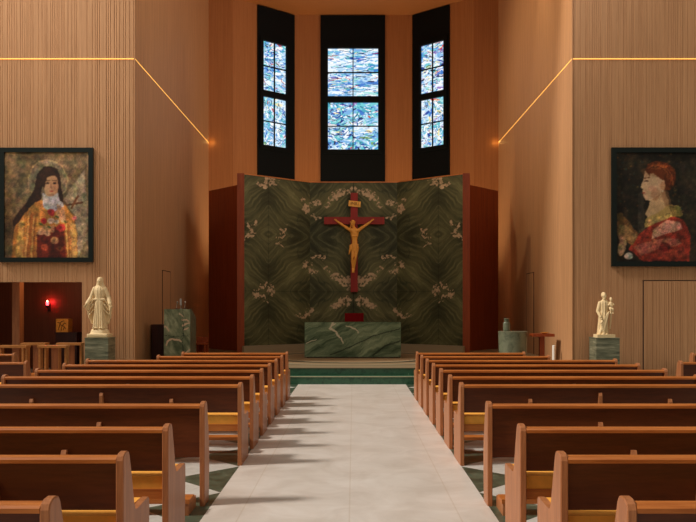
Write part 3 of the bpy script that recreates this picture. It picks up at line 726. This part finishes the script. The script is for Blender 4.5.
ft = empty('baptismal_font', (3.95, 18.6, DZ), 'round drum-shaped green marble font at the right of the dais', 'font')
lathe('font_drum', [(.33,0),(.335,.02),(.355,.68),(.36,.71)], 0, 0, M['green_mottle'], ft, 48)
lathe('font_rim', [(.36,.71),(.362,.722),(.345,.73),(.30,.728)], 0, 0, M['green_mottle'], ft, 48)
jr = empty('marble_urn', (3.82, 18.72, DZ+.73), 'small green marble urn with narrow neck standing on the round font', 'urn')
lathe('urn_body', [(.08,0),(.088,.01),(.088,.2),(.08,.215)], 0, 0, M['green_mottle'], jr, 32); lathe('urn_neck', [(.06,.215),(.06,.29),(.068,.295),(.068,.315),(.05,.32)], 0, 0, M['green_mottle'], jr, 32)
tb = empty('pedestal_table', (4.665, 18.6, DZ), 'small red-brown pedestal table beside the round font', 'table')
box('table_top', -.26, .27, -.2, .2, .60, .67, M['red_wood'], tb, .006); box('table_post', -.06, .06, -.06, .06, .03, .60, M['red_wood'], tb, .004); box('table_foot', -.17, .17, -.15, .15, 0, .03, M['red_wood'], tb, .004)
ds = empty('brass_dish', (4.72, 18.55, DZ+.67), 'small brass dish on the red-brown pedestal table', 'dish')
lathe('dish_bowl', [(.05,0),(.06,.006),(.1,.03),(.105,.034)], 0, 0, M['gold'], ds, 24)
cd = empty('pillar_candle', (4.90, 18.35, DZ), 'tall white pillar candle beside the small red-brown table', 'candle')
lathe('candle_body', [(.036,.02),(.036,.385),(.03,.395)], 0, 0, M['white'], cd, 20); lathe('candle_plate', [(.06,0),(.065,.015),(.06,.02)], 0, 0, M['bronze'], cd, 20); lathe('candle_wick', [(.003,.39),(.002,.41)], 0, 0, M['bronze'], cd, 6)

# ------------------------------------------------------------------ niche furniture
lm = empty('sanctuary_lamp', (-8.31, 20.5, 1.62), 'small wall lamp with glowing red glass in the dark niche', 'lamp')
bm = bmesh.new(); add_box(bm, -.04, .04, -.02, 0, -.08, .14); add_box(bm, -.015, .015, -.14, -.02, .0, .03); bm_obj('bracket', bm, M['bronze'], lm)
lathe('lamp_cup', [(.02,.02),(.045,.05),(.05,.09)], 0, -.14, M['bronze'], lm, 20)
lathe('red_glass', [(.028,.09),(.034,.11),(.036,.17),(.03,.185)], 0, -.14, M['red_glass'], lm, 20)
lathe('flame', [(.010,.185),(.018,.20),(.005,.225)], 0, -.14, M['flame'], lm, 12)
ts = empty('tabernacle_stand', (-7.55, 19.9, 0), 'dark wooden stand under the gold box in the niche', 'stand')
box('stand_body', -.28, .28, -.2, .2, .0, .97, M['dark_wood'], ts, .006); box('stand_top', -.3, .3, -.22, .22, .97, 1.0, M['dark_wood'], ts, .004)
tbn = empty('tabernacle', (-7.67, 19.88, 1.0), 'gold square tabernacle with dark relief on the niche stand', 'tabernacle')
box('tabernacle_box', -.16, .16, -.14, .16, 0, .35, M['gold'], tbn, .006)
bm = bmesh.new()
for pts in (((-.1,.06),(-.06,.2),(-.02,.28),(.05,.3)), ((-.02,.05),(0,.16),(.06,.24),(.1,.22)), ((-.06,.2),(.02,.17),(.1,.1)), ((-.12,.26),(-.05,.24)), ((.03,.06),(.05,.12))):
    tube(bm, [(a, -.143, b) for a, b in pts], .009, 6)
bm_obj('relief', bm, M['gold_dark'], tbn)
def prie(x, y, label, w=.6):
    r = empty('kneeler_desk', (x, y, 0), label, 'kneeler', 'wooden kneeler desks before the niche')
    box('desk_top', -w/2, w/2, -.12, .12, .80, .85, M['chair_top'], r, .006)
    for sx in (-1, 1): box('leg', sx*(w/2-.025)-.022, sx*(w/2-.025)+.022, -.06, .08, 0, .80, M['chair_top'], r)
    box('center_panel', -.07, .07, .06, .085, .1, .80, M['pew_z'], r)
    box('kneeling_board', -w/2+.05, w/2-.05, -.42, -.14, .12, .18, M['pew_x'], r, .006)
    for sx in (-1, 1): box('kneeler_foot', sx*(w/2-.1)-.025, sx*(w/2-.1)+.025, -.4, -.06, 0, .12, M['pew_z'], r)
prie(-7.19, 15.9, 'pale wooden kneeler desk at left front before the niche')
prie(-6.36, 15.9, 'pale wooden kneeler desk at right front before the niche')
prie(-7.22, 17.0, 'pale wooden kneeler desk at left rear inside the niche opening', .56)
prie(-6.42, 17.0, 'pale wooden kneeler desk at right rear beside the niche jamb', .56)

# ------------------------------------------------------------------ framed paintings
def painting(xc, zc, w, h, fw, label, fn):
    r = empty('framed_painting', (xc, YW-0.002, zc), label, 'painting')
    bm = bmesh.new()
    add_box(bm, -w/2, -w/2+fw, -.07, 0, -h/2, h/2); add_box(bm, w/2-fw, w/2, -.07, 0, -h/2, h/2)
    add_box(bm, -w/2+fw, w/2-fw, -.07, 0, -h/2, -h/2+fw); add_box(bm, -w/2+fw, w/2-fw, -.07, 0, h/2-fw, h/2)
    bm_obj('picture_frame', bm, M['pic_frame'], r, bevel=.008)
    paint_grid('canvas', (-w/2+fw, -.03, -h/2+fw), (w-2*fw, 0, 0), (0, 0, h-2*fw), 130, 165, fn, M['paint_pic'], r)
def mosaic(s, t, im, seed, amp, calm=None, cells=85):
    for _ in range(1):
        p = np.pad(im, ((1, 1), (1, 1), (0, 0)), 'edge')
        im = (p[1:-1, 1:-1]*2+p[:-2, 1:-1]+p[2:, 1:-1]+p[1:-1, :-2]+p[1:-1, 2:])/6
    big = np.stack([fbm(s*18, t*22, seed+60+c, 3)-.5 for c in range(3)], -1)
    fold = fbm(s*5+2*fbm(s*4, t*4, seed+80), t*2.2, seed+81, 4)-.5
    q = np.ones(s.shape) if calm is None else np.where(calm, .25, 1.0)
    im = im*(1+q[..., None]*(.22*big+.45*big[..., :1]+.7*fold[..., None]))
    a = _hash(np.floor(s*cells), np.floor(t*cells*1.25), seed)-.5
    b = fbm(s*26, t*32, seed+4, 3)-.5
    k = amp*(a*.55+b*1.6)
    if calm is not None: k = np.where(calm, k*.3, k)
    return im*(1+k)[..., None]
def pic_left(s, t, P):
    x = 22+s*333; y = 472-t*420
    jx = x+10*(fbm(s*14, t*17, 2)-.5); jy = y+10*(fbm(s*14+40, t*17, 3)-.5)
    n = fbm(s*7, t*9, 1)[..., None]; n2 = fbm(s*3, t*4, 9)[..., None]
    im = np.array((84,62,38.))*(1-n)+np.array((168,140,98.))*n
    im = im*(0.62+.75*n2)
    def fill(m, c, a=1.0): im[m] = im[m]*(1-a)+np.array(c, float)*a
    pale = poly_mask(jx, jy, [(255,240),(335,120),(350,260),(350,400),(310,470),(300,300)]); fill(pale, (176,158,128), .6)
    fill(ell_mask(jx, jy, 192, 165, 80, 84), (150,134,104), .65)
    hr = ((jx-192)/80)**2+((jy-165)/84)**2; fill((hr < 1) & (hr > .88), (196,160,106), .8)
    # cloak
    fill(poly_mask(jx, jy, [(165,240),(110,275),(72,320),(56,380),(50,474),(312,474),(308,370),(292,300),(262,262)]), (196,126,58))
    fill(poly_mask(jx, jy, [(80,330),(100,310),(95,474),(60,474)]), (226,168,88), .8)
    fill(poly_mask(jx, jy, [(110,300),(150,290),(140,474),(110,474)]), (184,106,46), .8)
    fill(poly_mask(jx, jy, [(275,330),(305,340),(308,474),(280,474)]), (220,164,92), .8)
    fill(poly_mask(jx, jy, [(150,380),(200,345),(262,350),(268,474),(150,474)]), (104,34,20))
    # wimple, veil, face
    fill(poly_mask(jx, jy, [(172,215),(240,215),(256,268),(215,292),(176,272)]), (196,184,182))
    fill(poly_mask(jx, jy, [(176,112),(206,106),(232,122),(244,160),(254,252),(238,246),(232,180),(170,190),(166,240),(120,272),(88,318),(58,352),(54,325),(78,292),(118,240),(142,190),(150,138)]), (52,30,18))
    fill(ell_mask(jx, jy, 206, 182, 30, 46), (206,152,108))
    fill(poly_mask(jx, jy, [(172,160),(186,132),(215,130),(238,150),(236,168),(222,146),(190,148),(176,200)]), (58,34,20))
    fill(ell_mask(x, y, 224, 188, 10, 34), (176,120,82), .45)
    for ex in (192, 219):
        fill(ell_mask(x, y, ex, 175, 8, 3.2), (44,26,20)); fill(ell_mask(x, y, ex, 165, 10, 2), (70,42,28))
    fill(stroke_mask(x, y, [(206,172),(204,192),(209,196)], 1.8), (150,96,66)); fill(ell_mask(x, y, 207, 207, 9, 3), (160,58,46))
    for k in range(9): fill(stroke_mask(jx, jy, [(120+k*6-(k > 4)*-110,290+k*6),(104+k*8-(k > 4)*-120,474)], 3), ((232,182,110), (140,76,34), (168,96,44))[k % 3], .55)
    fill(ell_mask(jx, jy, 192, 200, 12, 26), (224,176,132), .4); fill(ell_mask(x, y, 206, 222, 14, 6), (150,104,76), .5)
    # hands and flowers
    fill(ell_mask(jx, jy, 180, 362, 30, 14, -.5), (204,150,104)); fill(ell_mask(jx, jy, 246, 306, 16, 30, -.4), (204,150,104))
    for k in range(4):
        fill(stroke_mask(x, y, [(236+k*7,298),(232+k*8,262+k*4)], 3), (196,142,98)); fill(stroke_mask(x, y, [(190,352+k*6),(216,346+k*7)], 3), (196,142,98))
    for cx, cy, rr, c in ((206,290,16,(196,44,46)),(178,326,13,(190,40,40)),(246,352,18,(200,60,54)),(206,324,14,(226,190,160)),(298,314,9,(206,110,100)),(190,376,13,(214,160,120)),(220,402,17,(206,140,90)),(180,430,14,(190,80,50)),(240,436,12,(150,70,36)),(226,330,9,(230,200,170))):
        fill(ell_mask(jx, jy, cx, cy, rr, rr*.85), c); fill(ell_mask(jx, jy, cx-2, cy-2, rr*.4, rr*.35), tuple(v*.75 for v in c))
    for cx, cy in ((165,340),(230,310),(262,330),(200,350)): fill(ell_mask(jx, jy, cx, cy, 8, 4, .6), (70,84,40))
    fill(stroke_mask(x, y, [(270,262),(330,252)], 4), (84,48,26)); fill(stroke_mask(x, y, [(286,275),(312,226)], 4), (92,54,30))
    return np.clip(mosaic(s, t, im, 5, .42, ell_mask(x, y, 206, 180, 36, 52))*.96, 0, 255)
def pic_right(s, t, P):
    x = 80+s*345; y = 490-t*440
    jx = x+10*(fbm(s*13, t*16, 12)-.5); jy = y+10*(fbm(s*13+40, t*16, 13)-.5)
    n = fbm(s*9, t*11, 21)[..., None]
    im = np.array((14,12,8.))*(1-n)+np.array((66,54,34.))*n
    def fill(m, c, a=1.0): im[m] = im[m]*(1-a)+np.array(c, float)*a
    rs = np.random.RandomState(4)
    for k in range(150):
        cx, cy = 80+rs.rand()*345, 50+rs.rand()*300
        fill(ell_mask(x, y, cx, cy, rs.uniform(2,5), rs.uniform(2,4)), [(44,74,66),(120,72,30),(90,84,56),(30,58,60),(150,110,60)][rs.randint(5)], .6)
    fill(poly_mask(jx, jy, [(165,220),(190,200),(195,380),(170,400)]), (72,64,50), .7)
    fill(poly_mask(jx, jy, [(325,90),(425,60),(425,490),(360,490),(350,300)]), (58,50,36), .6)
    # dress
    fill(poly_mask(jx, jy, [(200,356),(235,330),(300,305),(350,318),(378,390),(372,490),(190,490),(130,440),(150,400)]), (150,52,36))
    fill(poly_mask(jx, jy, [(225,362),(280,322),(335,330),(345,360),(280,380),(220,400)]), (214,158,130), .8)
    fill(poly_mask(jx, jy, [(150,430),(230,400),(330,395),(340,420),(240,440),(180,470)]), (196,112,88), .8)
    fill(poly_mask(jx, jy, [(245,455),(350,430),(360,470),(260,485)]), (176,70,48), .8)
    fill(poly_mask(jx, jy, [(260,410),(300,420),(290,450),(250,440)]), (96,22,18), .8)
    # neck, collar
    fill(poly_mask(jx, jy, [(222,232),(276,200),(292,262),(250,300),(212,318),(196,300)]), (214,172,124))
    fill(poly_mask(jx, jy, [(192,355),(196,318),(250,292),(285,258),(336,268),(346,304),(300,310),(240,334)]), (196,160,92))
    fill(poly_mask(jx, jy, [(290,262),(335,270),(345,305),(305,310)]), (96,84,40), .8)
    # face in profile looking left
    fill(poly_mask(jx, jy, [(200,112),(191,140),(188,164),(176,190),(186,200),(184,210),(189,217),(187,226),(198,240),(226,240),(256,218),(275,190),(270,120)]), (222,180,138))
    fill(poly_mask(jx, jy, [(225,240),(256,218),(270,195),(262,215),(240,248)]), (166,112,74), .6)
    fill(ell_mask(x, y, 222, 196, 16, 12), (226,160,124), .5)
    fill(ell_mask(x, y, 201, 165, 9, 3), (60,36,24)); fill(stroke_mask(x, y, [(192,154),(214,150)], 2), (110,66,38)); fill(ell_mask(x, y, 190, 213, 6, 2.5), (164,70,54))
    fill(poly_mask(jx, jy, [(176,120),(240,96),(262,140),(240,150),(210,140),(198,150)]), (150,92,52), .35)
    fill(ell_mask(jx, jy, 236, 214, 20, 20), (176,120,84), .5)
    fill(poly_mask(jx, jy, [(262,190),(290,205),(300,262),(278,268),(262,226)]), (150,100,64), .55)
    # auburn hair gathered behind
    fill(poly_mask(jx, jy, [(196,122),(205,96),(240,84),(285,92),(316,120),(318,160),(296,200),(270,200),(276,165),(250,150),(225,132),(208,138)]), (110,52,22))
    fill(poly_mask(jx, jy, [(210,108),(250,94),(290,106),(270,116),(230,116)]), (166,88,40), .75)
    fill(ell_mask(jx, jy, 296, 158, 24, 34), (86,38,16), .85); fill(ell_mask(jx, jy, 292, 148, 13, 18), (140,72,34), .7)
    for k in range(7): fill(stroke_mask(jx, jy, [(202+k*9,118-k*2),(226+k*10,100+k*3),(262+k*7,108+k*8),(290+k*3,136+k*8)], 2.2), ((170,92,44), (66,28,12))[k % 2], .7)
    fill(poly_mask(jx, jy, [(196,120),(206,112),(220,128),(212,146),(206,136)]), (92,42,18), .8)
    fill(ell_mask(x, y, 266, 184, 10, 18), (206,150,108)); fill(ell_mask(x, y, 265, 205, 3, 4), (230,210,170))
    # book and hand
    fill(poly_mask(jx, jy, [(82,300),(98,290),(168,378),(146,424),(84,388)]), (116,84,46)); fill(poly_mask(jx, jy, [(90,340),(120,345),(160,385),(144,412),(90,384)]), (150,118,72))
    fill(ell_mask(jx, jy, 104, 432, 15, 36, .25), (206,160,116)); 
    for k in range(4): fill(stroke_mask(x, y, [(98+k*6,420),(92+k*7,388+k*3)], 3), (196,148,104))
    fill(ell_mask(jx, jy, 128, 468, 17, 14), (204,190,166))
    return np.clip(mosaic(s, t, im, 15, .5, poly_mask(x, y, [(170,110),(285,110),(300,290),(190,320),(170,200)]))*.9, 0, 255)
KW = YW/F
painting((47.3-VX)*KW, H+(VY-205.2)*KW, 93*KW, 114*KW, .105, 'large framed mosaic-like painting of a veiled woman with flowers on left wall', pic_left)
painting((658.8-VX)*KW, H+(VY-207.3)*KW, 96*KW, 118.5*KW, .115, 'large framed dark painting of a woman in profile on right wall', pic_right)

# ------------------------------------------------------------------ pews
CACHE = {}
def cached(key, fn):
    if key not in CACHE:
        o = fn(); CACHE[key] = o.data; bpy.data.objects.remove(o)
    return CACHE[key]
END = [(-.10,0),(-.10,.825),(-.09,.848),(-.06,.864),(-.02,.866),(.0,.86),(.018,.835),(.05,.72),(.098,.54),(.118,.508),(.15,.498),(.36,.512),(.40,.510),(.414,.495),(.412,.42),(.398,.25),(.395,0)]
FRONT_END = [(-.10,0),(-.10,.825),(-.09,.848),(-.06,.864),(-.02,.866),(.0,.86),(.018,.835),(.05,.68),(.09,.52),(.105,.42),(.10,.25),(.085,.05),(.085,0)]
def pew(x_in, x_out, y, label, kz=None, seat=True, group=None, braces=None):
    x0, x1 = min(x_in, x_out), max(x_in, x_out); L = round(x1-x0, 3); h = L/2; cx = (x0+x1)/2
    r = empty('pew' if seat else 'pew_front_screen', (cx, y, 0), label, 'pew' if seat else 'pew screen', group)
    T = .042
    def part(name, key, fn, loc=(0,0,0), parent=r):
        o = link(name, cached(key, fn), parent); o.location = loc; return o
    tmp = 'part'
    ek = ('end', seat); prof = END if seat else FRONT_END
    def mk_end():
        bm = bmesh.new(); add_prism(bm, prof, 'x', -T/2, T/2)
        es = [e for e in bm.edges if abs(e.verts[0].co.x-e.verts[1].co.x) < 1e-6]
        bmesh.ops.bevel(bm, geom=es, offset=.005, segments=1, affect='EDGES')
        return bm_obj('end_panel', bm, M['pew_z'])
    for s in (-1, 1): part('end_panel', ek, mk_end, (s*(h-T/2), 0, 0))
    a = h-T
    part('top_rail', ('rail', L), lambda: prism('top_rail', [(-.098,.812),(-.098,.832),(-.088,.842),(-.05,.846),(-.01,.842),(0,.832),(0,.812)], 'x', -a, a, M['pew_x']))
    zb = .548 if seat else .40
    part('backrest', ('back', L, seat), lambda: prism('backrest', [(-.066,.812),(-.044,.812),(-.024 if seat else -.044,zb),(-.046 if seat else -.066,zb)], 'x', -a, a, M['pew_back_shade']))
    if seat:
        part('seat', ('seat', L), lambda: box('seat', -a, a, -.03, .37, .352, .422, M['pew_x'], None, .004))
        part('seat_cushion', ('cushion', L), lambda: box('seat_cushion', -a+.004, a-.004, -.02, .385, .422, .508, M['cushion'], None, .014))
    if braces is None: braces = ((0, .76), (-.73, .695), (.73, .695)) if L > 2.4 else ((0, .76),)
    for bx, bz in braces:
        lo = 0.0 if (bx == 0 or not seat) else .362
        part('brace', ('brace', lo, bz, seat), lambda: prism('brace', [(-.1,lo),(-.1,bz-.03),(-.085,bz),(-.06,bz),(-.045 if seat else -.066,zb+.02),(-.031,lo)], 'x', -.017, .017, M['pew_z']), (bx, 0, 0))
    if kz:
        k = part('kneeler', ('kn', L, kz), lambda: box('kneeler', -a+.02, a-.02, -.385, -.215, kz-.035, kz, M['pew_x'], None, .008))
        for s in (-1, 0, 1):
            part('kneeler_foot', ('kf', kz), lambda: box('kneeler_foot', -.03, .03, -.38, -.1005, 0, kz-.035, M['pew_z']), (s*(a-.06 if s else .12), 0, 0), k)
    return r
ROWS = [3.147, 4.126, 5.10, 6.32]+[7.91+.912*i for i in range(7)]
ORD = ['nearest the camera','second row from the camera','third row from the camera','',
       'seventh row back from the altar steps','sixth row back from the altar steps','fifth row back from the altar steps','fourth row back from the altar steps','third row back from the altar steps','second row back from the altar steps','row closest to the altar steps']
for side, nm in ((1, 'right'), (-1, 'left')):
    for i, y in enumerate(ROWS):
        xin = 1.112 if side > 0 else (-1.235 if i < 4 else -1.165)
        xout = side*(4.1 if i < 4 else ((4.04 if side > 0 else 4.1) if i < 9 else (3.25 if i == 9 else 3.05)))
        if i == 3:
            pew(xin, xout, y, 'wooden kneeling screen without seat heading the rear pews, %s of the aisle' % nm, .13, False, 'wooden pew screens', tuple((bx*side, .695) for bx in (-.55, .55)))
        else:
            lab = 'mustard cushioned pew %s of the aisle, %s' % (nm, ORD[i])
            pew(xin, xout, y, lab, None if i == 4 else (.13 if i < 3 else .19), True, 'wooden pews with mustard cushions')
    pew(side*4.80, side*7.4, 11.1, 'wooden side pew beyond the %s pew block, nearer of two' % nm, .19, True, 'wooden side pews')
    pew(side*5.86, side*8.2, 13.05, 'wooden side pew beyond the %s pew block, farther of two' % nm, None, True, 'wooden side pews')

# ------------------------------------------------------------------ light
wd = bpy.data.worlds.new('World'); SC.world = wd; wd.use_nodes = True
bg = wd.node_tree.nodes['Background']; bg.inputs[0].default_value = (1.0, .88, .74, 1); bg.inputs[1].default_value = .17
def lamp(name, typ, loc, target, energy, col, **kw):
    ld = bpy.data.lights.new(name, typ); ld.energy = energy; ld.color = col
    for k, v in kw.items(): setattr(ld, k, v)
    o = bpy.data.objects.new(name, ld); COL.objects.link(o); o.location = loc
    o.rotation_euler = (Vector(target)-Vector(loc)).to_track_quat('-Z', 'Y').to_euler(); return o
lamp('window_daylight', 'SUN', (-14, 2, 14), (-14+1, 2+.22, 14-.98), 3.0, (1.0,.94,.86), angle=math.radians(9))
lamp('nave_daylight', 'AREA', (0, 3, 11), (0, 14, 0), 190, (1.0,.88,.74), shape='RECTANGLE', size=10, size_y=3)
lamp('left_wall_fill', 'AREA', (-9, 12.5, 11), (-7.5, 17.5, 5), 250, (1.0,.90,.78), shape='RECTANGLE', size=4, size_y=2)  # added fill, no fixture of the church; brightens the left front wall
lamp('right_wall_fill', 'AREA', (9, 12.5, 11), (7.5, 17.5, 5), 75, (1.0,.86,.70), shape='RECTANGLE', size=4, size_y=2)  # weaker added fill for the right front wall, likewise no real fixture
lamp('right_nave_daylight', 'AREA', (9, 9.5, 11), (-5.1, 21, 10), 140, (1.0,.94,.88), shape='RECTANGLE', size=3, size_y=2, spread=math.radians(70))
lamp('right_wall_downlight', 'SPOT', (4.72, 20.1, 12.4), (5.02, 20.2, 5), 420, (1.0,.84,.6), spot_size=math.radians(38), spot_blend=.9, shadow_soft_size=.06)
lamp('chancel_fill', 'AREA', (0, 19.0, 12.3), (0, 21, 0), 70, (1.0,.80,.56), shape='RECTANGLE', size=6, size_y=1.5)  # added general fill under the ceiling, lifts the dark chancel side walls
lamp('chancel_spot', 'SPOT', (-4.2, 18.6, 12.2), (5.0, 20.8, 8.5), 2000, (1.0,.80,.54), spot_size=math.radians(62), spot_blend=.9, shadow_soft_size=.3)
for sx in (-1, 1):
    lamp('apse_uplight', 'SPOT', (sx*3.0, 25.0, .8), (sx*2.0, 27.8, 10), 1150, (1.0,.74,.44), spot_size=math.radians(100), spot_blend=.9, shadow_soft_size=.3)
    lamp('corner_glow', 'POINT', (sx*(XC-.12), YB-.12, ZL), (0,0,0), 0.8, (1.0,.62,.18), shadow_soft_size=.03)
lamp('niche_glow', 'POINT', (-8.27, 20.38, 1.79), (0,0,0), 3.2, (1.0,.03,.05), shadow_soft_size=.03)
lamp('niche_fill', 'POINT', (-7.2, 18.6, 2.5), (0,0,0), 26, (1.0,.64,.38), shadow_soft_size=.2)

# ------------------------------------------------------------------ camera
cam = bpy.data.cameras.new('Camera'); co = bpy.data.objects.new('Camera', cam); COL.objects.link(co)
co.location = (0, 0, H); co.rotation_euler = (math.radians(90), 0, 0)
cam.sensor_width = 36; cam.lens = F/696*36; cam.shift_x = -5.5/696; cam.shift_y = 46.5/696; cam.clip_start = .05; cam.clip_end = 200
SC.camera = co
SC.view_settings.view_transform = 'Standard'; SC.view_settings.look = 'None'
SC.view_settings.exposure = 0.0
